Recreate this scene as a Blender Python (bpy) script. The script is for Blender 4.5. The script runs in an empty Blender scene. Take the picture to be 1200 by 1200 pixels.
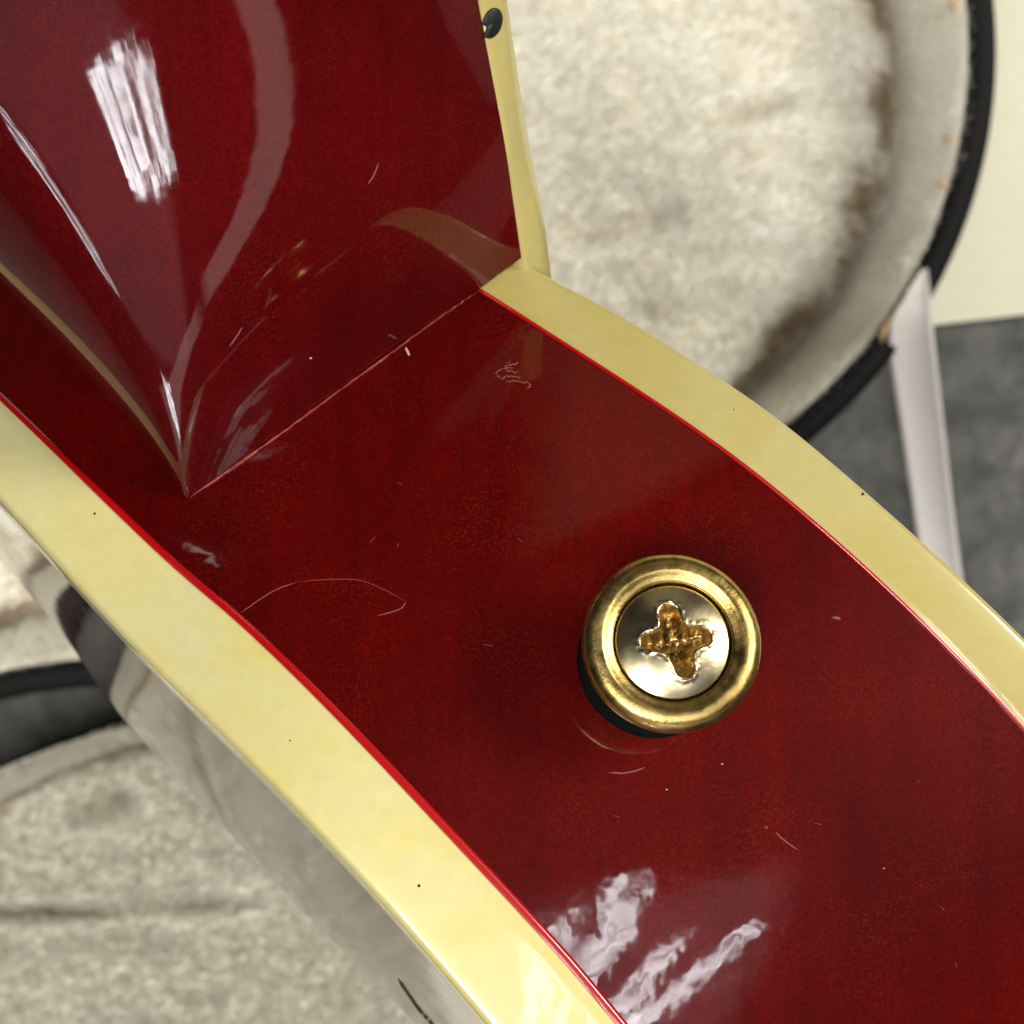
import bpy, math, random
import numpy as np
from mathutils import Vector, noise
from mathutils.bvhtree import BVHTree
rng = np.random.default_rng(7); random.seed(7)
SC = bpy.context.scene; COL = SC.collection

# ------------------------------------------------------------------ camera
CAMZ = 0.72
cam = bpy.data.cameras.new('camera'); camo = bpy.data.objects.new('camera', cam); COL.objects.link(camo)
camo.location = (0, 0, CAMZ); camo.rotation_euler = (0, 0, 0)
cam.sensor_width = 36; cam.lens = 72; cam.clip_start = 0.01; cam.clip_end = 50
cam.dof.use_dof = True; cam.dof.focus_distance = 0.157; cam.dof.aperture_fstop = 82
SC.camera = camo

# ------------------------------------------------------------------ world, exposure
w = bpy.data.worlds.new('World'); SC.world = w; w.use_nodes = True
bg = w.node_tree.nodes['Background']; bg.inputs[0].default_value = (1.0, 0.95, 0.84, 1); bg.inputs[1].default_value = 0.014
SC.view_settings.view_transform = 'Standard'; SC.view_settings.look = 'None'
SC.view_settings.exposure = 0; SC.view_settings.gamma = 1

# ------------------------------------------------------------------ room lamps, plus unseen lamps added for reflections
def area(name, loc, target, sx, sy, power, color, roll=0):
    l = bpy.data.lights.new(name, 'AREA'); l.shape = 'RECTANGLE'; l.size = sx; l.size_y = sy
    l.energy = power; l.color = color
    o = bpy.data.objects.new(name, l); COL.objects.link(o); o.location = loc
    d = Vector(target) - Vector(loc)
    q = d.to_track_quat('-Z', 'Y'); o.rotation_mode = 'QUATERNION'
    from mathutils import Quaternion
    o.rotation_quaternion = q @ Quaternion((0, 0, 1), roll)
    return o
LAMPS = [
    ('ceiling_lamp', (-0.55, -0.75, 4.4), (0, 0, .4), 1.2, 1.2, 130, (1.0, .96, .86), 0),
    ('ceiling_lamp', (3.3, 1.5, 3.1), (0, 0, .4), 1.3, 1.3, 150, (1.0, .95, .82), 0),
    ('added_streak_light', (1.85, -1.92, 1.75), (0, 0, .56), 1.9, .30, 2.4, (1.0, .78, .72), -.12),  # unseen, added for the long streak on the neck
    ('added_streak_light', (.05, -2.65, 1.33), (0, 0, .56), 2.5, .28, 2.9, (1.0, .78, .72), .36),  # added to carry that streak on towards the heel
    ('added_sheen_panel', (.5, 2.7, 1.95), (0, 0, .5), 1.9, 1.7, 2.3, (1.0, .82, .5), .3),  # unseen, added for the brownish sheen on the body side
    ('added_sheen_panel', (.52, -.20, 2.1), (0, 0, .56), .8, .6, .9, (1.0, .80, .86), .2),  # unseen, added for the haze around the lower highlight
    ('added_veil_light', (-.35, -2.75, 2.6), (0, 0, .56), 2.9, 2.4, 11, (1.0, .66, .74), .05),  # unseen, added for the pale veil on the left of the neck
]
for a in LAMPS:
    o = area(*a)
    if a[0] in ('ceiling_lamp',): continue
    l = o.data; l.use_nodes = True; nt = l.node_tree; em = nt.nodes['Emission']; geo = nt.nodes.new('ShaderNodeNewGeometry')
    sx_, g_ = nt.nodes.new('ShaderNodeSeparateXYZ'), None
    nt.links.new(geo.outputs['Parametric'], sx_.inputs[0])
    def tent(sock, pw):
        m1 = nt.nodes.new('ShaderNodeMath'); m1.operation = 'SUBTRACT'; m1.inputs[1].default_value = .5; nt.links.new(sock, m1.inputs[0])
        m2 = nt.nodes.new('ShaderNodeMath'); m2.operation = 'ABSOLUTE'; nt.links.new(m1.outputs[0], m2.inputs[0])
        m3 = nt.nodes.new('ShaderNodeMapRange'); m3.interpolation_type = 'SMOOTHSTEP'; m3.inputs[1].default_value = .5; m3.inputs[2].default_value = pw
        m3.inputs[3].default_value = 0; m3.inputs[4].default_value = 1; nt.links.new(m2.outputs[0], m3.inputs[0]); return m3.outputs[0]
    pw = {'added_streak_light': .36, 'added_veil_light': .40, 'added_sheen_panel': .33}.get(a[0], .26)
    mu = nt.nodes.new('ShaderNodeMath'); mu.operation = 'MULTIPLY'
    nt.links.new(tent(sx_.outputs[0], pw), mu.inputs[0]); nt.links.new(tent(sx_.outputs[1], pw), mu.inputs[1]); nt.links.new(mu.outputs[0], em.inputs['Strength'])
# unseen lamps added for the crinkled highlights; noise makes each one patchy
def patchy_lamp(name, loc, target, sx, sy, power, color, roll, scale, lo, hi, seed):
    o = area(name, loc, target, sx, sy, power, color, roll); l = o.data; l.use_nodes = True; nt = l.node_tree
    em = nt.nodes['Emission']; geo = nt.nodes.new('ShaderNodeNewGeometry'); mp = nt.nodes.new('ShaderNodeMapping')
    mp.inputs['Scale'].default_value = (*scale, 1); mp.inputs['Location'].default_value = (seed, seed * 2, 0)
    n = nt.nodes.new('ShaderNodeTexNoise'); n.inputs['Scale'].default_value = 1; n.inputs['Detail'].default_value = 6; n.inputs['Roughness'].default_value = .62
    n.inputs['Distortion'].default_value = .8
    cr = nt.nodes.new('ShaderNodeValToRGB'); cr.color_ramp.elements[0].position = lo; cr.color_ramp.elements[1].position = hi
    cr.color_ramp.elements[0].color = (.03, .03, .03, 1)
    nt.links.new(geo.outputs['Parametric'], mp.inputs[0]); nt.links.new(mp.outputs[0], n.inputs['Vector']); nt.links.new(n.outputs[0], cr.inputs[0])
    nt.links.new(cr.outputs[0], em.inputs['Color']); em.inputs['Strength'].default_value = 1.0
    return o
for (x, y, ext_y, ext_x, roll, seed) in [(.365, .03, .16, .050, .10, 1.3), (.435, .04, .22, .055, -.1, 2.9), (.545, -.14, .24, .050, .15, 5.1), (.620, -.15, .26, .045, -.5, 7.7),
                                         (.270, -.07, .22, .050, .05, 3.3), (.335, -.15, .18, .045, .0, 8.2), (.480, -.17, .12, .040, .1, 6.6)]:
    patchy_lamp('highlight_lamp', (x, y, 1.95), (0, 0, .56), ext_y, ext_x, 52 * ext_x * ext_y, (.95, .97, 1.0), roll, (6, 3.2), .38, .56, seed)  # one slender lamp added per highlight stripe on side and binding
patchy_lamp('window_glint_lamp', (.55, -2.29, 2.50), (0, 0, .57), 1.0, .12, 8.5, (.95, .97, 1.0), -.06, (7, 2.2), .45, .57, 6.1)  # added for the bright patch on the neck
patchy_lamp('window_glint_lamp', (-1.47, -2.44, 1.50), (0, 0, .57), .26, .16, 1.7, (.95, .97, 1.0), .4, (5, 2), .44, .56, 1.2)  # added for the lower left streak on the neck
patchy_lamp('corner_glint_lamp', (-.55, -2.9, 1.22), (0, 0, .57), .35, .25, 5, (.95, .95, 1.0), 0, (2, 6), .42, .54, 2.2)  # added for the small glints at the heel corner

# ------------------------------------------------------------------ helpers
def at(px, py, d):
    """photo pixel (1200 px frame) and depth below the camera -> place"""
    return np.array(((px - 600) / 1200 * .5 * d, (600 - py) / 1200 * .5 * d, CAMZ - d))
def mesh_obj(name, verts, faces, mat, parent=None, smooth=True, kind=None):
    me = bpy.data.meshes.new(name); me.from_pydata([tuple(map(float, v)) for v in verts], [], faces)
    me.update()
    if mat: me.materials.append(mat)
    if smooth: me.polygons.foreach_set('use_smooth', [True] * len(me.polygons))
    o = bpy.data.objects.new(name, me); COL.objects.link(o)
    if parent is not None: o.parent = parent; o.matrix_parent_inverse = parent_inv(parent)
    if kind: o['kind'] = kind
    return o
def parent_inv(p):
    from mathutils import Matrix
    if p.type != 'EMPTY': return Matrix.Identity(4)
    m = Matrix.Identity(4); q = p
    while q is not None:
        m = Matrix.Translation(q.location) @ m if q.type == 'EMPTY' else m
        q = q.parent
    return m.inverted()
def empty(name, loc, label, cat):
    o = bpy.data.objects.new(name, None); COL.objects.link(o); o.location = loc
    o.empty_display_size = .02; o['label'] = label; o['category'] = cat
    return o
def crspline(P, n):
    """Catmull-Rom through the rows of P, n samples"""
    P = np.asarray(P, float); m = len(P)
    Q = np.vstack([2 * P[0] - P[1], P, 2 * P[-1] - P[-2]])
    out = []
    for s in np.linspace(0, m - 1, n):
        i = min(int(s), m - 2); f = s - i
        a, b, c, d = Q[i], Q[i + 1], Q[i + 2], Q[i + 3]
        out.append(.5 * ((2 * b) + (-a + c) * f + (2 * a - 5 * b + 4 * c - d) * f * f + (-a + 3 * b - 3 * c + d) * f ** 3))
    return np.array(out)
def grid_faces(nr, nc, closed=False):
    f = []
    for i in range(nr - 1):
        for j in range(nc if closed else nc - 1):
            k = (j + 1) % nc
            f.append((i * nc + j, i * nc + k, (i + 1) * nc + k, (i + 1) * nc + j))
    return f
def flip(f): return [tuple(reversed(q)) for q in f]
def tube(name, pts, rad, mat, parent, seg=8, taper=True, kind=None):
    pts = np.asarray(pts, float); n = len(pts)
    rad = np.full(n, rad) if np.isscalar(rad) else np.asarray(rad)
    V = []
    for i in range(n):
        t = pts[min(i + 1, n - 1)] - pts[max(i - 1, 0)]; t /= np.linalg.norm(t)
        a = np.cross(t, (0, 0, 1.0))
        if np.linalg.norm(a) < 1e-6: a = np.array((1.0, 0, 0))
        a /= np.linalg.norm(a); b = np.cross(t, a)
        r = rad[i] * (min(1, 6 * min(i, n - 1 - i) / n + .08) if taper else 1)
        for k in range(seg):
            an = 2 * math.pi * k / seg
            V.append(pts[i] + r * (math.cos(an) * a + math.sin(an) * b))
    F = grid_faces(n, seg, True); F.append(tuple(range(seg))[::-1]); F.append(tuple(range((n - 1) * seg, n * seg)))
    return mesh_obj(name, V, F, mat, parent, kind=kind)

# ------------------------------------------------------------------ materials
def new_mat(name):
    m = bpy.data.materials.new(name); m.use_nodes = True
    nt = m.node_tree; return m, nt, nt.nodes['Principled BSDF']
def N(nt, t, **kw):
    n = nt.nodes.new(t)
    for k, v in kw.items():
        if k.startswith('i_'): n.inputs[k[2:].replace('_', ' ')].default_value = v
        else: setattr(n, k, v)
    return n
def noise_node(nt, scale, detail=4, rough=.55, dist=0, stretch=None):
    tc = N(nt, 'ShaderNodeTexCoord'); src = tc.outputs['Object']
    if stretch:
        mp = N(nt, 'ShaderNodeMapping'); mp.inputs['Scale'].default_value = stretch[0]; mp.inputs['Rotation'].default_value = stretch[1]
        nt.links.new(src, mp.inputs[0]); src = mp.outputs[0]
    n = N(nt, 'ShaderNodeTexNoise'); n.inputs['Scale'].default_value = scale; n.inputs['Detail'].default_value = detail
    n.inputs['Roughness'].default_value = rough; n.inputs['Distortion'].default_value = dist
    nt.links.new(src, n.inputs['Vector']); return n
def ramp(nt, src, stops):
    r = N(nt, 'ShaderNodeValToRGB'); cr = r.color_ramp
    while len(cr.elements) < len(stops): cr.elements.new(.5)
    for e, (p, c) in zip(cr.elements, stops):
        e.position = p; e.color = (*c, 1) if len(c) == 3 else c
    nt.links.new(src, r.inputs[0]); return r
def mix(nt, fac, a, b, mode='MIX'):
    m = N(nt, 'ShaderNodeMix', data_type='RGBA', blend_type=mode)
    for sock, v in ((m.inputs[0], fac), (m.inputs[6], a), (m.inputs[7], b)):
        if hasattr(v, 'is_linked') or hasattr(v, 'links'): nt.links.new(v, sock)
        else: sock.default_value = v if not isinstance(v, tuple) else (*v, 1) if len(v) == 3 else v
    return m.outputs[2]
def bump(nt, bs, h, strength, dist=.001, coat=False, prev=None):
    b = N(nt, 'ShaderNodeBump'); b.inputs['Strength'].default_value = strength; b.inputs['Distance'].default_value = dist
    nt.links.new(h, b.inputs['Height'])
    if prev: nt.links.new(prev.outputs[0], b.inputs['Normal'])
    nt.links.new(b.outputs[0], bs.inputs['Coat Normal' if coat else 'Normal']); return b

def lacquer(name, deep, mid, speck, coat_rough=.035, peel=.02):
    m, nt, bs = new_mat(name)
    big = noise_node(nt, 45, 3, .5, .3)
    c1 = ramp(nt, big.outputs[0], [(.3, deep), (.7, mid)])
    vo = N(nt, 'ShaderNodeTexVoronoi'); vo.inputs['Scale'].default_value = 3600; vo.inputs['Randomness'].default_value = 1
    tc = N(nt, 'ShaderNodeTexCoord'); nt.links.new(tc.outputs['Object'], vo.inputs['Vector'])
    sp = ramp(nt, vo.outputs['Distance'], [(.12, (1, 1, 1)), (.38, (0, 0, 0))])
    gate = noise_node(nt, 120, 3, .6)
    gr = ramp(nt, gate.outputs[0], [(.40, (0, 0, 0)), (.70, (.32, .32, .32))])
    f = N(nt, 'ShaderNodeMath', operation='MULTIPLY'); nt.links.new(sp.outputs[0], f.inputs[0]); nt.links.new(gr.outputs[0], f.inputs[1])
    gn = noise_node(nt, 60, 5, .6, .3, stretch=((7, .3, 1), (0, 0, math.radians(-25))))
    gr2 = ramp(nt, gn.outputs[0], [(.35, (.86, .84, .84)), (.65, (1.1, 1.12, 1.1))])
    c1o = mix(nt, 1.0, c1.outputs[0], gr2.outputs[0], 'MULTIPLY')
    fine = noise_node(nt, 2600, 3, .7); fr = ramp(nt, fine.outputs[0], [(.3, (.7, .7, .7)), (.7, (1.35, 1.35, 1.35))])
    c1o = mix(nt, 1.0, c1o, fr.outputs[0], 'MULTIPLY')
    col = mix(nt, f.outputs[0], c1o, speck)
    nt.links.new(col, bs.inputs['Base Color'])
    bs.inputs['Roughness'].default_value = .45; bs.inputs['Specular IOR Level'].default_value = .05
    bs.inputs['Coat Weight'].default_value = 1; bs.inputs['Coat IOR'].default_value = 1.52
    rr = noise_node(nt, 260, 5, .65)
    r2 = ramp(nt, rr.outputs[0], [(.35, (coat_rough * .5,) * 3), (.75, (coat_rough * 2.2,) * 3)])
    nt.links.new(r2.outputs[0], bs.inputs['Coat Roughness'])
    pe = noise_node(nt, 320, 2, .5)
    bump(nt, bs, pe.outputs[0], peel, .001, coat=True)
    return m
M_RED = lacquer('red_lacquer', (.056, .0004, .0005), (.098, .0009, .0007), (.26, .03, .012))
M_NECK = lacquer('red_neck_lacquer', (.056, .0006, .001), (.092, .0011, .002), (.24, .025, .02), .035, .009)
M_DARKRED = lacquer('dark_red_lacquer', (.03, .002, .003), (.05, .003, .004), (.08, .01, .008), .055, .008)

def simple(name, col, rough=.5, metal=0, coat=0, spec=.5, coat_rough=.05):
    m, nt, bs = new_mat(name); bs.inputs['Base Color'].default_value = (*col, 1)
    bs.inputs['Roughness'].default_value = rough; bs.inputs['Metallic'].default_value = metal
    bs.inputs['Coat Weight'].default_value = coat; bs.inputs['Specular IOR Level'].default_value = spec
    bs.inputs['Coat Roughness'].default_value = coat_rough
    return m
def binding_mat(name, c0, c1, c2):
    m, nt, bs = new_mat(name)
    n1 = noise_node(nt, 30, 4, .6, .8); r = ramp(nt, n1.outputs[0], [(.3, c0), (.52, c1), (.72, c2)])
    n2 = noise_node(nt, 900, 3, .6); r2 = ramp(nt, n2.outputs[0], [(.2, (.90, .90, .88)), (.8, (1, 1, 1))])
    nt.links.new(mix(nt, 1.0, r.outputs[0], r2.outputs[0], 'MULTIPLY'), bs.inputs['Base Color'])
    bs.inputs['Roughness'].default_value = .35
    bs.inputs['Subsurface Weight'].default_value = .0
    bs.inputs['Coat Weight'].default_value = .8; bs.inputs['Coat Roughness'].default_value = .06
    bump(nt, bs, noise_node(nt, 300, 2).outputs[0], .03, .001, coat=True)
    return m
M_BIND = binding_mat('aged_cream_binding', (.71, .675, .38), (.72, .64, .25), (.70, .56, .16))
M_BIND2 = binding_mat('amber_cream_binding', (.53, .465, .20), (.49, .41, .135), (.47, .35, .09))
M_REDLINE, _nt, _bs = new_mat('bright_red_stain'); _bs.inputs['Base Color'].default_value = (.42, .003, .005, 1)
_bs.inputs['Roughness'].default_value = .3; _bs.inputs['Coat Weight'].default_value = 1; _bs.inputs['Coat Roughness'].default_value = .05
M_SEAM, nt, bs = new_mat('worn_lacquer_seam')
_n = noise_node(nt, 330, 4, .7); r = ramp(nt, _n.outputs[0], [(.38, (.13, .008, .008)), (.62, (.30, .05, .045)), (.75, (.5, .2, .18))])
nt.links.new(r.outputs[0], bs.inputs['Base Color']); bs.inputs['Roughness'].default_value = .35; bs.inputs['Coat Weight'].default_value = .4
M_SCR = simple('pale_scratch', (.20, .045, .04), .5)
M_CHIP = simple('white_chip', (.6, .45, .42), .4)
M_BLACK = simple('black_vinyl', (.004, .004, .005), .65, spec=.2)
M_FELT = simple('black_felt', (.004, .004, .005), .9, spec=.1)
M_DOT = simple('black_dot', (.008, .01, .009), .5)
M_ROSE = simple('dark_rosewood', (.03, .015, .01), .5)

# gold plated brass, with brushed wear
M_GOLD, nt, bs = new_mat('aged_gold_plate')
g1 = noise_node(nt, 260, 6, .7, .5); r = ramp(nt, g1.outputs[0], [(.3, (.30, .20, .06)), (.5, (.46, .33, .115)), (.75, (.58, .44, .18))])
nt.links.new(r.outputs[0], bs.inputs['Base Color']); bs.inputs['Metallic'].default_value = 1
g2 = noise_node(nt, 700, 5, .7); r = ramp(nt, g2.outputs[0], [(.3, (.22,) * 3), (.7, (.42,) * 3)]); nt.links.new(r.outputs[0], bs.inputs['Roughness'])
bump(nt, bs, g2.outputs[0], .12, .0004)
# screw: nickel-pale face, brassy and grimy recess (wear value stored per point)
M_SCREW, nt, bs = new_mat('worn_plated_screw')
va = N(nt, 'ShaderNodeVertexColor', layer_name='wear')
s1 = noise_node(nt, 330, 4, .6, .6)
rec = ramp(nt, s1.outputs[0], [(.3, (.34, .22, .07)), (.5, (.50, .35, .13)), (.7, (.72, .55, .25))])
s2 = noise_node(nt, 160, 4, .6)
face = ramp(nt, s2.outputs[0], [(.35, (.55, .47, .29)), (.65, (.66, .58, .39))])
sepc = N(nt, 'ShaderNodeSeparateColor'); nt.links.new(va.outputs[0], sepc.inputs[0])
recd = mix(nt, sepc.outputs[1], rec.outputs[0], (.035, .022, .008))
nt.links.new(mix(nt, sepc.outputs[0], face.outputs[0], recd), bs.inputs['Base Color'])
bs.inputs['Metallic'].default_value = 1
rr = ramp(nt, s1.outputs[0], [(.3, (.18,) * 3), (.7, (.30,) * 3)]); nt.links.new(mix(nt, sepc.outputs[0], rr.outputs[0], (.36, .36, .36)), bs.inputs['Roughness'])
bump(nt, bs, s1.outputs[0], .06, .0003)

def carpet_mat(name, a, b, c):
    m, nt, bs = new_mat(name)
    n1 = noise_node(nt, 70, 6, .7, .4); r = ramp(nt, n1.outputs[0], [(.3, a), (.5, b), (.72, c)])
    nt.links.new(r.outputs[0], bs.inputs['Base Color']); bs.inputs['Roughness'].default_value = .95; bs.inputs['Specular IOR Level'].default_value = .1
    bump(nt, bs, noise_node(nt, 500, 4, .8).outputs[0], .6, .002)
    return m
M_CARPET = carpet_mat('grey_carpet', (.075, .077, .077), (.13, .133, .13), (.21, .21, .205))
M_CREAM = carpet_mat('cream_floor', (.80, .785, .62), (.82, .81, .65), (.84, .83, .67))
M_PLUSH, nt, bs = new_mat('cream_plush')
n1 = noise_node(nt, 26, 5, .6, .5); r = ramp(nt, n1.outputs[0], [(.22, (.84, .80, .70)), (.40, (.93, .91, .83)), (.7, (.95, .94, .88))])
so = N(nt, 'ShaderNodeVertexColor', layer_name='crease_shade')  # shade of groove and folds, mixed into the colour as brown
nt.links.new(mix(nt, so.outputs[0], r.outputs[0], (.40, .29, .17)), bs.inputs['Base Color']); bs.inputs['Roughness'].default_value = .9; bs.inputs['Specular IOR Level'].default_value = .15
bs.inputs['Sheen Weight'].default_value = .2
tl = N(nt, 'ShaderNodeBsdfTranslucent'); ms = N(nt, 'ShaderNodeMixShader'); ms.inputs[0].default_value = .38
_bc = bs.inputs['Base Color'].links[0].from_socket; nt.links.new(_bc, tl.inputs[0])
nt.links.new(bs.outputs[0], ms.inputs[1]); nt.links.new(tl.outputs[0], ms.inputs[2])
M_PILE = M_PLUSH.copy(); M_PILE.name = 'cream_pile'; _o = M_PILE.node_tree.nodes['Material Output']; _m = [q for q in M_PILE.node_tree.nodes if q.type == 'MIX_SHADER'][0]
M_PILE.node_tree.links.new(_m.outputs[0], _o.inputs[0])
M_PLUSH2 = M_PLUSH.copy(); M_PLUSH2.name = 'shaded_plush'  # darker copy of the cream plush; shade on the base put into colour
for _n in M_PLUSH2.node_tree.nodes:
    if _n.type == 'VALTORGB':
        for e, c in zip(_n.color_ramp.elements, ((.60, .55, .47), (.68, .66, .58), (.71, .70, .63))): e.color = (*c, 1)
M_PILE2 = M_PLUSH2.copy(); M_PILE2.name = 'shaded_pile'; _o = M_PILE2.node_tree.nodes['Material Output']; _m = [q for q in M_PILE2.node_tree.nodes if q.type == 'MIX_SHADER'][0]
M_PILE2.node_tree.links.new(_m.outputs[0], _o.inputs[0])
M_GLUE = simple('amber_glue', (.62, .42, .20), .5)
M_RIBBON, nt, bs = new_mat('white_ribbon')
wv = noise_node(nt, 1200, 2); r = ramp(nt, wv.outputs[0], [(.3, (.62, .60, .58)), (.7, (.74, .72, .70))])
nt.links.new(r.outputs[0], bs.inputs['Base Color']); bs.inputs['Roughness'].default_value = .7

# ------------------------------------------------------------------ the setting
def slab(name, pts, z, mat, kind='structure'):
    return mesh_obj(name, [(*p[:2], z) for p in pts], [tuple(range(len(pts)))], mat, smooth=False, kind=kind)
slab('carpet', [(-3, -3), (3, -3), (3, 3), (-3, 3)], 0, M_CARPET)
a_, b_ = at(1060, 385, .716), at(1260, 362, .716)
dirn = (b_ - a_) / np.linalg.norm(b_ - a_)
c0 = a_ - dirn * .25; c1 = a_ + dirn * 2.2
slab('floor', [c0, c1, c1 + np.array((0, 2.2, 0)), c0 + np.array((0, 2.2, 0))], .004, M_CREAM)

# ------------------------------------------------------------------ guitar case
case = empty('guitar_case', (0.02, .05, 0.0), 'open black hardshell case lined with cream plush lying on grey carpet under the guitar', 'guitar case')
def tray(prefix, outline, centre, d_rim, d_floor, rim_r, wall, fold, tuft, mat):
    o_ = np.array(outline * 3, float); n_o = len(outline); q = crspline(o_, (3 * n_o - 1) * 20 + 1)[n_o * 20:2 * n_o * 20 + 1]
    for _ in range(2):
        L = np.concatenate([[0], np.cumsum(np.linalg.norm(np.diff(q, axis=0), axis=1))]); q = np.stack([np.interp(np.linspace(0, L[-1], 521), L, q[:, k]) for k in (0, 1)], 1)
        for _k in range(6): r_ = q[:-1]; r_ = (np.roll(r_, 1, 0) + 2 * r_ + np.roll(r_, -1, 0)) / 4; q = np.vstack([r_, r_[:1]])
    O = q[:-1]; nc = len(O)
    c = np.array(centre, float)
    P = np.array([at(x, y, d_rim) for x, y in O]); C0 = at(*c, d_rim)
    # black shell: outer wall to the floor + rounded lip
    nx = np.roll(P, -1, 0) - np.roll(P, 1, 0); nrm = np.stack([nx[:, 1], -nx[:, 0], 0 * nx[:, 0]], 1)
    nrm /= np.linalg.norm(nrm, axis=1)[:, None]
    if np.mean(np.sum(nrm * (P - C0), 1)) < 0: nrm = -nrm
    V = []; prof = []
    zb = 0.001 - (CAMZ - d_rim)
    prof.append((-.002, zb)); prof.append((-.0005, -rim_r))
    for k in range(9):
        an = math.pi * k / 8; prof.append((-rim_r + rim_r * math.cos(an), rim_r * .8 * math.sin(an)))
    prof.append((-2 * rim_r, -rim_r * 1.5)); prof.append((-2 * rim_r, zb + .001))
    for o_, z_ in prof:
        V.append(P + nrm * o_ + np.array((0, 0, z_)))
    sh = mesh_obj(prefix + '_shell', np.concatenate(V), grid_faces(len(prof), nc, True), M_BLACK, case)
    # plush lining: wall, crease, puffed floor
    inner = P - nrm * (2 * rim_r - .0006)
    zf = CAMZ - d_floor; zr = CAMZ - d_rim
    rows = []; R = 90
    cen = at(*c, d_floor)
    for k in range(14):           # wall
        f = k / 13; q = inner - nrm * (wall * f); q[:, 2] = zr + .001 - (zr - zf + .004) * f ** 1.7
        rows.append(q)
    base = inner - nrm * (wall + .001)
    for k in range(1, R):
        f = (k / (R - 1)); q = base * (1 - f) + cen * f
        edge = np.linalg.norm(q - base, axis=1)
        q[:, 2] = zf - .004 + .012 * (1 - np.exp(-edge / .006))
        rows.append(q)
    V = np.concatenate(rows)
    for i in range(nc * 3, len(V)):
        x, y, z = V[i]
        h = noise.noise(Vector((x * 16, y * 44, 1.3 + z))) * .0055 + noise.noise(Vector((x * 50, y * 100, 4))) * .0026 + noise.noise(Vector((x * 230, y * 230, 9))) * .0005
        h *= tuft
        V[i, 2] += h + fold(x, y)
    F = grid_faces(len(rows), nc, True)
    lin = mesh_obj(prefix + '_lining', V, F, mat, case)
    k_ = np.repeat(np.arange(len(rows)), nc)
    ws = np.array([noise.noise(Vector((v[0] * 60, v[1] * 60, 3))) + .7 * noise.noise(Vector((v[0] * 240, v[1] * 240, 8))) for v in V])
    crease_shade = np.exp(-((k_ - 14.8 - ws * 2.2) / 1.9) ** 2) * np.clip(.85 + ws * .9, 0, 1) * (1 if prefix == 'lid' else .5)  # painted shade along the groove below the wall
    crease_shade = np.clip(crease_shade + np.array([max(0, -fold(v[0], v[1]) - .002) / .008 for v in V]) * .55, 0, 1)  # painted shade in the folds too
    c_ = lin.data.color_attributes.new('crease_shade', 'FLOAT_COLOR', 'POINT'); c_.data.foreach_set('color', np.repeat(crease_shade[:, None], 4, 1).astype(np.float32).ravel())
    lin['_s'] = 0; del lin['_s']
    return V, rows, nc, crease_shade
def crease(p0, p1, depth, wdt, d):
    A = at(*p0, d)[:2]; B = at(*p1, d)[:2]; AB = B - A; L2 = AB @ AB
    def f(x, y):
        t = ((x - A[0]) * AB[0] + (y - A[1]) * AB[1]) / L2; tt = min(1, max(0, t))
        dx = x - A[0] - tt * AB[0]; dy = y - A[1] - tt * AB[1]
        return -depth * min(1, max(0, 4 * t), max(0, 4 * (1 - t))) * math.exp(-(dx * dx + dy * dy) / (wdt * wdt))
    return f
cr1a = crease((-400, 1070), (215, 1064), .013, .0028, .69); cr1b = crease((100, 1066), (330, 1054), .006, .003, .69); cr1 = lambda x, y: min(cr1a(x, y), cr1b(x, y)); cr2 = crease((60, 960), (170, 930), .005, .006, .69)
cr3 = crease((820, 150), (950, 120), .004, .004, .69); cr4 = crease((640, 300), (800, 250), .004, .006, .69)
lid_out = [(588 + 580 * math.cos(math.radians(a)), 60 + 585 * math.sin(math.radians(a))) for a in range(-40, 66, 7)] + [(720, 668), (560, 735), (330, 795), (90, 806), (-50, 838), (-200, 930), (-420, 930), (-700, 500), (-700, -200), (-300, -500), (300, -560), (700, -520), (900, -430)]
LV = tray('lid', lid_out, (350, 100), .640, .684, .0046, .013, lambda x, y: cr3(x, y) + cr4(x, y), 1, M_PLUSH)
base_out = [(-300, 1130), (-110, 965), (0, 898), (140, 850), (300, 830), (520, 900), (760, 1150), (800, 1500), (500, 1800), (-200, 1800), (-600, 1500), (-500, 1150)]
BV = tray('base', base_out, (150, 1300), .655, .690, .0008, .006, lambda x, y: cr1(x, y) + cr2(x, y), 1, M_PLUSH2)

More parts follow.
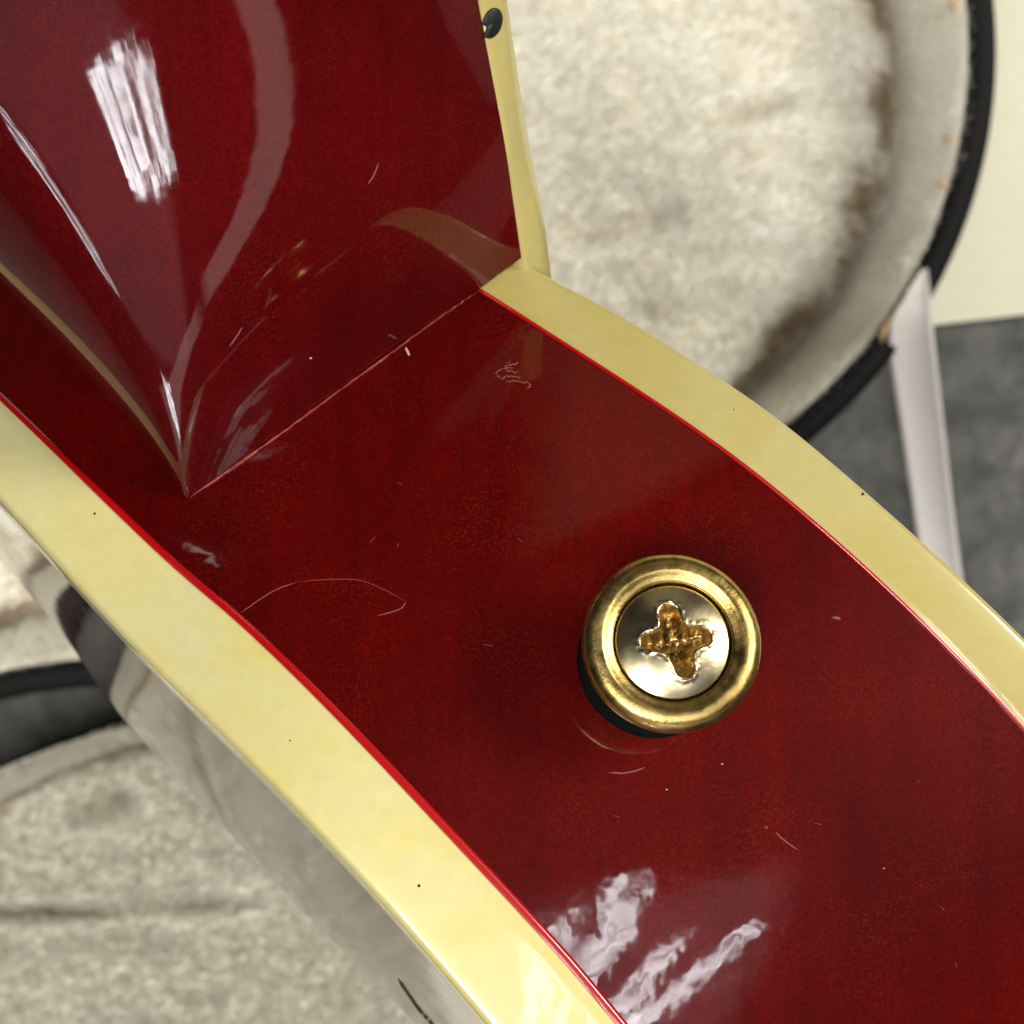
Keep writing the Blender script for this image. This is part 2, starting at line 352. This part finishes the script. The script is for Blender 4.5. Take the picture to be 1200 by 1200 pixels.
def fur(name, data, count, length, parent, mat):
    V, rows, nc, crease_shade = data; nr = len(rows)
    # choose random cells inside what could be seen
    G = V.reshape(nr, nc, 3)
    P00 = G[:-1].reshape(-1, 3); P10 = G[1:].reshape(-1, 3); P01 = np.roll(G, -1, 1)[:-1].reshape(-1, 3)
    nn = np.cross(P01 - P00, P10 - P00); area_ = np.linalg.norm(nn, axis=1)
    ok = (np.abs(P00[:, 0]) < .22) & (np.abs(P00[:, 1]) < .22) & (area_ > 0)
    area_ = area_ * np.repeat(np.where(np.arange(nr - 1) < 16, 2.6, 1), nc); pr = np.where(ok, area_, 0); pr /= pr.sum()
    idx = rng.choice(len(pr), count, p=pr)
    u, v = rng.random((2, count, 1))
    p = P00[idx] + u * (P10[idx] - P00[idx]) + v * (P01[idx] - P00[idx])
    n_ = nn[idx] / (np.linalg.norm(nn[idx], axis=1)[:, None] + 1e-12); n_ *= np.sign(n_[:, 2:3] + 1e-6)
    ang = np.array([noise.noise(Vector((a[0] * 20, a[1] * 45, 7))) * 1.8 - .15 + noise.noise(Vector((a[0] * 110, a[1] * 110, 2))) * .5 for a in p])
    lean = np.stack([np.cos(ang), np.sin(ang), 0 * ang], 1)
    dirv = n_ * .55 + lean * .8 + rng.normal(0, .22, (count, 3)); dirv /= np.linalg.norm(dirv, axis=1)[:, None]
    side = np.cross(dirv, rng.normal(0, 1, (count, 3))); side /= np.linalg.norm(side, axis=1)[:, None]
    L = length * rng.uniform(.5, 1.2, (count, 1)); wd = .00032
    verts = np.stack([p - side * wd - n_ * .0004, p + side * wd - n_ * .0004, p + dirv * L], 1).reshape(-1, 3)
    me = bpy.data.meshes.new(name); me.vertices.add(count * 3); me.vertices.foreach_set('co', verts.astype(np.float32).ravel())
    me.loops.add(count * 3); me.loops.foreach_set('vertex_index', np.arange(count * 3, dtype=np.int32))
    me.polygons.add(count); me.polygons.foreach_set('loop_start', np.arange(0, count * 3, 3, dtype=np.int32))
    me.update(); me.validate()
    sl = crease_shade.reshape(nr, nc)[:-1].ravel()[idx]
    c_ = me.color_attributes.new('crease_shade', 'FLOAT_COLOR', 'POINT'); c_.data.foreach_set('color', np.repeat(sl, 12).astype(np.float32))
    me.materials.append(mat)
    o = bpy.data.objects.new(name, me); COL.objects.link(o); o.parent = parent; o.matrix_parent_inverse = parent_inv(parent); o['kind'] = 'stuff'
    return o
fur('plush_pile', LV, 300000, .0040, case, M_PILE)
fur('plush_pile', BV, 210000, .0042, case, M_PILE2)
# dried glue showing where the lining meets the shell
for (x, y, rx, ry) in [(1113, 163, 9, 5), (1105, 217, 8, 6), (1118, 6, 6, 10)]:
    V = []; nu, nv = 8, 12
    c = at(x, y, .6385)
    for i in range(nu):
        th = math.pi * i / (nu - 1)
        for j in range(nv):
            ph = 2 * math.pi * j / nv; k = 1 + .25 * math.sin(3 * ph + x)
            V.append(c + np.array((rx * .0002 * math.sin(th) * math.cos(ph) * k, ry * .0002 * math.sin(th) * math.sin(ph) * k, .0012 * math.cos(th))))
    mesh_obj('glue_blob', V, grid_faces(nu, nv, True), M_GLUE, case)
gp = crspline([at(*p, .634) for p in [(1078, 325), (1062, 350), (1040, 378), (1032, 402)]], 30)
gp[:, 2] += [noise.noise(Vector((i * .4, 0, 0))) * .001 for i in range(30)]
tube('glue_edge', gp, .0008, M_GLUE, case)
# lid stay ribbon
ra = crspline([at(*p) for p in [(1078, 318, .630), (1058, 350, .631), (1041, 396, .636), (1058, 520, .665), (1076, 640, .69), (1100, 800, .712)]], 60)
rb = crspline([at(*p) for p in [(1086, 314, .630), (1090, 350, .631), (1094, 396, .636), (1108, 520, .665), (1122, 640, .69), (1146, 800, .712)]], 60)
V = []; prof = [(0, 0), (.0, .0009), (.1, .0012), (.14, .0006), (.5, .0005), (.86, .0006), (.9, .0013), (1, .0010), (1, 0)]
for f, z in prof:
    q = ra + (rb - ra) * f; q = q + np.array((0, 0, z)); V.append(q)
mesh_obj('lid_ribbon', np.concatenate(V), grid_faces(len(prof), 60), M_RIBBON, case)

# ------------------------------------------------------------------ the guitar body
gtr = empty('electric_guitar', (0, 0, CAMZ - .3), 'glossy cherry red guitar with cream binding and a gold strap button by its neck heel', 'guitar')
NS = 240
L1p = [(-300, 205), (-130, 350), (0, 468), (187, 650), (271, 721), (352, 798), (433, 881), (542, 997), (650, 1113), (723, 1200), (830, 1330), (940, 1470), (1050, 1620)]
U1p = [(50, 20), (220, 130), (400, 240), (561, 339), (658, 401), (767, 471), (875, 547), (994, 647), (1100, 748), (1200, 853), (1320, 990), (1440, 1140), (1570, 1300)]
L0p = [(-360, 250), (-190, 392), (-62, 517), (115, 715), (197, 799), (278, 879), (360, 963), (467, 1080), (565, 1195), (640, 1285), (745, 1415), (860, 1550), (970, 1700)]
U0p = [(80, -60), (250, 40), (445, 180), (607, 303), (705, 354), (805, 416), (915, 490), (1045, 601), (1155, 702), (1258, 805), (1385, 945), (1510, 1100), (1640, 1262)]
Sp = [(-400, 280), (-228, 425), (-100, 550), (62, 725), (128, 822), (206, 908), (283, 990), (372, 1085), (455, 1165), (530, 1250), (640, 1380), (760, 1520), (880, 1670)]
dL = [.204, .190, .178, .168, .164, .1605, .158, .1565, .156, .156, .157, .160, .166]
TILT = .009
def curve(pp, dd):
    c = crspline([at(x, y, d) for (x, y), d in zip(pp, dd)], NS)
    for _ in range(70): c[1:-1] = (c[:-2] + 2 * c[1:-1] + c[2:]) / 4
    return c
dL = np.array(dL); dU = dL + TILT
cL1 = curve(L1p, dL); cU1 = curve(U1p, dU); cL0 = curve(L0p, dL - .001); cU0 = curve(U0p, dU + .0012)
cS = curve(Sp, dL + .085)
TN = np.gradient(cL1, axis=0); TN /= np.linalg.norm(TN, axis=1)[:, None]
AC = cU1 - cL1; AC /= np.linalg.norm(AC, axis=1)[:, None]
NO = np.cross(TN, AC); NO *= np.sign(NO[:, 2:3]); NO /= np.linalg.norm(NO, axis=1)[:, None]
# side
rows = []
for k in range(40):
    f = k / 39
    crown = .0006 * math.sin(f * math.pi)
    rows.append(cL1 + (cU1 - cL1) * f + NO * crown)
side = mesh_obj('body_side', np.concatenate(rows), grid_faces(40, NS), M_RED, gtr)
bvh_side = BVHTree.FromPolygons([tuple(v) for v in np.concatenate(rows)], grid_faces(40, NS))
def hit(px, py, bvh=None):
    d = Vector(at(px, py, 1) - np.array((0, 0, CAMZ))); r = (bvh or bvh_side).ray_cast((0, 0, CAMZ), d.normalized())
    return (np.array(r[0]), np.array(r[1])) if r[0] else (None, None)
iH = int(round(3 / 12 * (NS - 1)))          # section at the heel joint
def strip(name, A, B, mat, i0, i1, up=.00012, drop=.0035, rnd=.0006):
    a = B - A; rws = []
    W = np.linalg.norm(a, axis=1)[:, None]; ah = a / W
    rws.append(A - NO * .002); rws.append(A + NO * (up - .00006)); rws.append(A + ah * .00012 + NO * up)
    for f in (.2, .4, .6, .8): rws.append(A + a * f + NO * (up + .00006 * math.sin(f * math.pi)))
    for k in range(7):
        an = math.pi / 2 * k / 6
        rws.append(B - ah * rnd * (1 - math.sin(an)) - NO * (rnd * (1 - math.cos(an)) - up))
    rws.append(B - NO * drop)
    rws = [r_[i0:i1] for r_ in rws]
    n = i1 - i0; F = grid_faces(len(rws), n)
    k = len(rws)
    F.append(tuple(j * n for j in range(k))); F.append(tuple(j * n + n - 1 for j in range(k))[::-1])
    return mesh_obj(name, np.concatenate(rws), F, mat, gtr)
strip('back_binding', cL1, cL0, M_BIND, 0, NS)
strip('front_binding', cU1, cU0, M_BIND2, iH, NS)
# bright red stain line where lacquer meets the binding
def redline(A, inward, w0, w1, i0, i1):
    n = NS; ww = np.linspace(w0, w1, n)[:, None]
    r0 = A + NO * .00002 - inward * .0001; r1 = A + inward * ww * .5 + NO * .00022; r2 = A + inward * ww + NO * .00001
    rws = [r_[i0:i1] for r_ in (r0 + NO * .00016, r1, r2 + NO * .0001, r2 - NO * .0003)]
    return mesh_obj('binding_edge', np.concatenate(rws), grid_faces(4, i1 - i0), M_REDLINE, gtr)
redline(cL1, AC,  .0005, .0007, 0, NS)
redline(cU1, -AC, .00018, .00022, iH, NS)
# back plate (arched, seen at a grazing angle) and front plate
rws = []
startL = cL0 - NO * .0016 - AC * -.0002
for k in range(34):
    f = k / 20
    if f <= 1:
        s = math.sin(f * math.pi / 2); q = startL + (cS - startL) * f
        bulge = (s - f) * 1.0
        v = cS - startL; q = startL + v * f + (-AC) * (bulge * .002)
    else:
        g = (f - 1) / .65
        q = cS + (cS - startL) * (f - 1) * 1.1 + AC * (.028 * g * g)
    rws.append(q)
bp_rows = rws
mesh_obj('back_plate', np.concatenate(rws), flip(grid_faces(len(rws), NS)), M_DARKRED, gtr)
endL = rws[-1]
rws = []
startU = cU0 - NO * .0016
for k in range(20):
    f = k / 19
    rws.append(startU + (endL - startU) * f + (AC) * (.006 * math.sin(f * math.pi)) * (1 - f))
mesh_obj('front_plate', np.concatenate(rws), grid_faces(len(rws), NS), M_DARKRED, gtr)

_w = np.concatenate(bp_rows); _b = BVHTree.FromPolygons([tuple(v) for v in _w], grid_faces(len(bp_rows), NS))
tt = []
for (x, y) in crspline([(466, 1146), (474, 1158), (490, 1181), (505, 1198), (525, 1222)], 24):
    p, n = hit(x, y, _b)
    if p is not None: tt.append(p)
if len(tt) > 5: tube('dark_sliver', tt, .00022, M_DARKRED, gtr)  # thin raised dark red sliver on the back plate
# ------------------------------------------------------------------ neck and heel
def dep(px, py):
    p, n = hit(px, py)
    return (CAMZ - p[2]) if p is not None else None
net_px = [
    [(611, 302), (510, 376), (400, 456), (300, 529), (238, 574), (213, 584), (205, 583)],
    [(602, 240), (480, 300), (350, 372), (248, 448), (188, 502), (164, 527), (170, 525)],
    [(590, 160), (460, 200), (312, 268), (195, 342), (122, 405), (88, 436), (96, 430)],
    [(560, 0), (430, 20), (270, 60), (130, 130), (42, 225), (0, 342), (10, 334)],
    [(535, -150), (405, -140), (235, -110), (60, -60), (-70, 60), (-150, 195), (-135, 186)],
    [(505, -330), (370, -330), (190, -300), (0, -240), (-150, -90), (-230, 60), (-215, 50)]]
net_d = [
    [.1765, 0, 0, 0, 0, 0, .176],
    [.1735, .1665, .1625, .1615, .163, .168, .178],
    [.1695, .1605, .1565, .1560, .1590, .1655, .178],
    [.1635, .1540, .1495, .1490, .1520, .1600, .176],
    [.1570, .1475, .1430, .1425, .1460, .1545, .172],
    [.1500, .1405, .136, .1355, .139, .148, .166]]
net = []
for r_, d_ in zip(net_px, net_d):
    row = []
    for (x, y), d in zip(r_, d_):
        if d == 0: d = (dep(x, y) or .172) + .0001
        row.append(at(x, y, d))
    net.append(row)
net = np.array(net)
NU, NV = 110, 110
tmp = np.stack([crspline(net[i], NU) for i in range(len(net))])         # rows x NU
NG = np.stack([crspline(tmp[:, j], NV) for j in range(NU)], 1)          # NV x NU
_a = np.minimum(np.arange(1, NV - 1), np.arange(1, NV - 1)[::-1]); _b = np.minimum(np.arange(1, NU - 1), np.arange(1, NU - 1)[::-1])
WT = .22 * np.clip(np.minimum(_a[:, None], _b[None, :]) / 22, .05, 1)[..., None]
for _ in range(520):
    I = NG[1:-1, 1:-1]; NG[1:-1, 1:-1] = I + WT * (NG[:-2, 1:-1] + NG[2:, 1:-1] + NG[1:-1, :-2] + NG[1:-1, 2:] - 4 * I)
neck = mesh_obj('neck', NG.reshape(-1, 3), grid_faces(NV, NU), M_NECK, gtr)
bvh_neck = BVHTree.FromPolygons([tuple(v) for v in NG.reshape(-1, 3)], grid_faces(NV, NU))
# fingerboard with its bound side
E = NG[:, 0]
Op = crspline([at(*p) for p in [(650, 330, .1815), (640, 255, .1775), (620, 150, .1735), (597, 0, .1655), (574, -150, .158), (548, -330, .150)]], NV)
ext = np.array([[E[0] + (E[0] - E[6]) * 1.0], [Op[0] + (Op[0] - Op[6]) * 1.0]])
E2 = np.vstack([ext[0], E]); O2 = np.vstack([ext[1], Op])
aw = O2 - E2
away = np.array((-.25, -.1, -1.0)); away /= np.linalg.norm(away)
up_ = np.cross(np.gradient(E2, axis=0), aw); up_ *= np.sign(up_[:, 2:3]); up_ /= np.linalg.norm(up_, axis=1)[:, None]
fb = empty('fingerboard', (0, 0, 0), '', ''); 
del fb['label']; del fb['category']; bpy.data.objects.remove(fb)
rws = [E2 - up_ * .001, E2 + up_ * .0001]
for f in (.15, .35, .55, .75): rws.append(E2 + aw * f + up_ * (.0001 + .0002 * math.sin(f * 3.14)))
for k in range(5):
    an = math.pi / 2 * k / 4
    rws.append(E2 + aw * (.8 + .2 * math.sin(an)) - up_ * (.0007 * (1 - math.cos(an)) - .0001))
rws.append(O2 - up_ * .003)
fb = mesh_obj('fingerboard', np.concatenate([O2 - up_ * .0015 - aw * .3, O2 - up_ * .0015, O2 - up_ * .04, O2 - up_ * .04 - aw * 1.5]), grid_faces(4, NV + 1), M_ROSE, gtr)
fbb = mesh_obj('side_binding', np.concatenate(rws), grid_faces(len(rws), NV + 1), M_BIND2, fb)
bvh_fb = BVHTree.FromPolygons([tuple(v) for v in np.concatenate(rws)], grid_faces(len(rws), NV + 1))
# position dot
V = []; ring = 28
for h, s in ((-.0003, 1), (.00012, 1), (.0002, .9), (.00022, .0)):
    for k in range(ring):
        an = 2 * math.pi * k / ring
        x = 576 + 11.5 * s * math.cos(an) * 1 + 3.5 * s * math.sin(an) * 1; y = 27 - 18 * s * math.sin(an)
        p, n = hit(x, y, bvh_fb)
        if p is None: p, n = hit(576, 27, bvh_fb)
        n = n * np.sign(n[2]); V.append(p + n * h)
mesh_obj('side_dot', V, grid_faces(4, ring, True), M_DOT, fb)
# seam between heel and side
def on(px, py, lift=0, bvh=None):
    p, n = hit(px, py, bvh)
    if p is None:
        p, n = at(px, py, .172), np.array((0, 0, 1.0))
    n = n * np.sign(n[2]); return p + n * lift
sp = [(222, 584), (260, 558), (300, 530), (350, 494), (400, 457), (450, 421), (500, 384), (540, 356), (563, 341)]
S_ = crspline(sp, 160)
pts = [on(x + noise.noise(Vector((i * .3, 0, 0))) * .8, y + noise.noise(Vector((i * .3, 5, 0))) * .8, .0001) for i, (x, y) in enumerate(S_)]
rad = [.00010 + .00006 * noise.noise(Vector((i * .22, 3, 1))) + (.00008 if i < 40 else 0) for i in range(160)]
tube('heel_seam', pts, rad, M_SEAM, gtr)
# ------------------------------------------------------------------ wear: scratches, chips, a dent
def scratch(pp, rad, mat=M_SCR, n=40, bvh=None, jit=.6):
    S = crspline(pp, n)
    pts = [on(x + jit * noise.noise(Vector((i * .35, x, 0))), y + jit * noise.noise(Vector((i * .35, y, 4))), rad * .15, bvh) for i, (x, y) in enumerate(S)]
    return tube('scratch', pts, rad, mat, gtr, 6)
scratch([(281, 719), (305, 702), (326, 690), (348, 682)], .00005)
scratch([(348, 682), (385, 679), (420, 680), (450, 691), (476, 705)], .00003)
scratch([(476, 705), (468, 714), (441, 722)], .00006, n=24)
scratch([(712, 905), (730, 906), (745, 903), (756, 899)], .00009, n=24)
scratch([(908, 974), (918, 984), (936, 997)], .00006, n=24)
scratch([(896, 968), (899, 971)], .00010, n=8)
scratch([(475, 407), (477, 411), (480, 417)], .00010, M_CHIP, 12)
scratch([(515, 363), (511, 370), (505, 380)], .00016, M_CHIP, 16)
scratch([(431, 216), (438, 205), (444, 190)], .00007, n=16, bvh=bvh_neck)
scratch([(268, 407), (276, 396), (284, 383)], .00008, n=16, bvh=bvh_neck)
for k in range(5):
    cx, cy = 600 + 3 * math.sin(k * 2), 424 + 7 * k; r0 = 6 + 7 * ((k * 37) % 5) / 5
    scratch([(cx + r0 * math.cos(a) * (1 + .2 * k % 2), cy + r0 * .55 * math.sin(a)) for a in np.linspace(k, k + 3.0, 7)], .00006, n=26, jit=2.5)
scratch([(974, 723), (980, 724), (985, 726)], .00016, n=8)
for (x, y) in [(363, 419), (1035, 1017), (780, 925), (845, 895)]:
    if hit(x, y, bvh_neck)[0] is not None and y < 450: scratch([(x, y), (x + 2, y + 1)], .00008, M_CHIP, 6, bvh_neck)
    else: scratch([(x, y), (x + 2, y + 1)], .00006, M_CHIP, 6)
# tiny dark pits in the binding
pit_src = {'a': None}
for (x, y, r0) in [(111, 602, .00011), (1011, 579, .00013), (590, 870, .0001), (491, 1038, .00012), (340, 868, .00007), (860, 480, .00006)]:
    V = []
    c = at(x, y, 1); d_ = Vector(c - np.array((0, 0, CAMZ))).normalized()
    p = None
    for o_ in [q for q in COL.objects if q.name in ('back_binding', 'front_binding')]:
        okk, p_, n_, _i = o_.ray_cast(o_.matrix_parent_inverse.inverted() @ Vector((0, 0, CAMZ)) if False else Vector((0, 0, CAMZ)), d_)
        if okk: p, n = np.array(p_), np.array(n_)
    if p is None: continue
    n = n * np.sign(n[2]); t1 = np.cross(n, (0, 1.0, 0)); t1 /= np.linalg.norm(t1); t2 = np.cross(n, t1)
    for h, sc in ((-.0001, 1), (.00002, 1), (.00003, .05)):
        for k in range(10):
            an = 2 * math.pi * k / 10; V.append(p + n * h + r0 * sc * (1 + .2 * math.sin(3 * an)) * (t1 * math.cos(an) + t2 * math.sin(an)))
    mesh_obj('pit', V, grid_faces(3, 10, True), M_DOT, gtr)
# fine random handling marks
for k in range(26):
    t_ = rng.random(); f_ = rng.uniform(.08, .9); i_ = int((.3 + .62 * t_) * NS)
    q = cL1[i_] + (cU1[i_] - cL1[i_]) * f_; d = CAMZ - q[2]; x = q[0] / (.5 * d) * 1200 + 600; y = 600 - q[1] / (.5 * d) * 1200
    if (x - 790) ** 2 + (y - 760) ** 2 < 150 ** 2 or not 0 < x < 1200 or not 0 < y < 1200: continue
    a = rng.uniform(0, 3.14); L = rng.uniform(2, 14)
    scratch([(x, y), (x + L * math.cos(a) * .5, y + L * math.sin(a) * .55), (x + L * math.cos(a), y + L * math.sin(a))], .000022, n=10)

# ------------------------------------------------------------------ strap button
bp, bn = hit(765, 765)
bn = bn * np.sign(bn[2])
top_c = at(806, 731, .1468)
axis = (top_c - bp); axis /= np.linalg.norm(axis)
# keep the button square to the side it is screwed into
axis = bn * .55 + axis * .45; axis /= np.linalg.norm(axis)
H = .0095
basep = top_c - axis * H
# slide so that the foot sits on the side
d_off = (bp - basep) @ bn; basep = basep + bn * d_off
ax = Vector(axis); e1 = ax.orthogonal().normalized(); e2 = ax.cross(e1)
e1, e2, axn = np.array(e1), np.array(e2), np.array(ax)
# align e1 with image right
e1 = np.array((1.0, 0, 0)) - axn * axn[0]; e1 /= np.linalg.norm(e1); e2 = np.cross(axn, e1)
def lathe(name, prof, mat, parent, seg=96, wob=0, org=None):
    V = []; org = basep if org is None else org
    for r, h in prof:
        for k in range(seg):
            an = 2 * math.pi * k / seg
            rr = r * (1 + wob * noise.noise(Vector((math.cos(an) * 3, math.sin(an) * 3, r * 900))))
            V.append(org + e1 * rr * math.cos(an) + e2 * rr * math.sin(an) + axn * h)
    return mesh_obj(name, V, grid_faces(len(prof), seg, True), mat, parent)
mm = .001
prof = [(5.0, 1.0), (5.4, 1.1), (5.5, 1.5), (5.0, 1.9), (4.3, 2.6), (3.8, 3.6), (3.7, 4.6), (4.0, 5.6), (4.8, 6.4), (5.7, 6.8)]
# flange edge
for k in range(13):
    an = -math.pi / 2 + math.pi * k / 12
    prof.append((5.75 + 1.05 * math.cos(an) , 7.95 + 1.10 * math.sin(an)))
prof += [(5.5, 9.10), (5.3, 9.06), (5.1, 8.95), (4.85, 8.86), (4.65, 8.82), (4.55, 8.76), (4.50, 8.55), (4.46, 6.6), (0.2, 5.2)]
btn = lathe('strap_button', [(r * mm, h * mm) for r, h in prof], M_GOLD, gtr, wob=.004)
lathe('felt_washer', [(.1 * mm, 1.3 * mm), (5.6 * mm, 1.15 * mm), (6.0 * mm, .9 * mm), (6.1 * mm, .5 * mm), (6.1 * mm, -.6 * mm)], M_FELT, btn, wob=.02)
# the screw head: dome with a chewed cross recess
NRr, NA = 120, 260; V = []; wear = []
Rs = 4.43
rot = math.radians(8)
for i in range(NRr):
    r = Rs * (i / (NRr - 1)) ** .9
    for j in range(NA):
        an = 2 * math.pi * j / NA; x = r * math.cos(an); y = r * math.sin(an)
        h = 9.25 - .85 * (r / Rs) ** 2.2
        if r > Rs * .965: h -= 1.2 * ((r / Rs - .965) / .035) ** 2 * .6
        xr = (x - .12) * math.cos(rot) + (y - .05) * math.sin(rot); yr = -(x - .12) * math.sin(rot) + (y - .05) * math.cos(rot)
        nz = noise.noise(Vector((x * .9, y * .9, 0))) * .5 + noise.noise(Vector((x * 2.6, y * 2.6, 2))) * .14
        sd = 9; acc = 0
        for (aa, LL, ww) in ((94, 2.10, .92), (2, 2.12, .90), (-80, 2.16, .94), (176, 1.98, .80)):
            ca_, sa_ = math.cos(math.radians(aa)), math.sin(math.radians(aa)); tt_ = min(LL, max(0, xr * ca_ + yr * sa_))
            dd_ = math.hypot(xr - ca_ * tt_, yr - sa_ * tt_) - ww * (1.08 - .06 * tt_); acc += math.exp(-dd_ / .26)
        sd = -.26 * math.log(acc) + .10 * nz
        sd += .06 * noise.noise(Vector((x * 3.2, y * 3.2, 7)))
        rr_ = math.hypot(xr, yr)
        if sd < 0:
            slope = min(1, -sd / .75); slope = slope * slope * (3 - 2 * slope)
            depth = (2.5 - .70 * rr_) * slope
            # pit floor leftovers
            depth *= 1 + .12 * noise.noise(Vector((x * 2.4, y * 2.4, 5)))
            h -= max(0, depth)
            wv_ = min(1, -sd / .20); gr_ = min(1, max(0, depth - .7) / 1.3) * min(1, max(0, .55 + 1.6 * noise.noise(Vector((x * 1.7, y * 1.7, 21)))))
        else:
            h += .045 * math.exp(-(sd / .24) ** 2) * (.5 + noise.noise(Vector((x * 2.2, y * 2.2, 11))) * 1.6)
            wv_ = max(0, .25 - sd) * 1.0; gr_ = 0
        V.append(basep + e1 * x * mm + e2 * y * mm + axn * h * mm); wear.append((wv_, gr_, 0, 1))
F = grid_faces(NRr, NA, True)
screw = mesh_obj('screw_head', V, F, M_SCREW, btn)
ca = screw.data.color_attributes.new('wear', 'FLOAT_COLOR', 'POINT')
ca.data.foreach_set('color', np.array(wear).astype(np.float32).ravel())

if __name__ == '__main__' and False:
    pass
# --DEBUG--
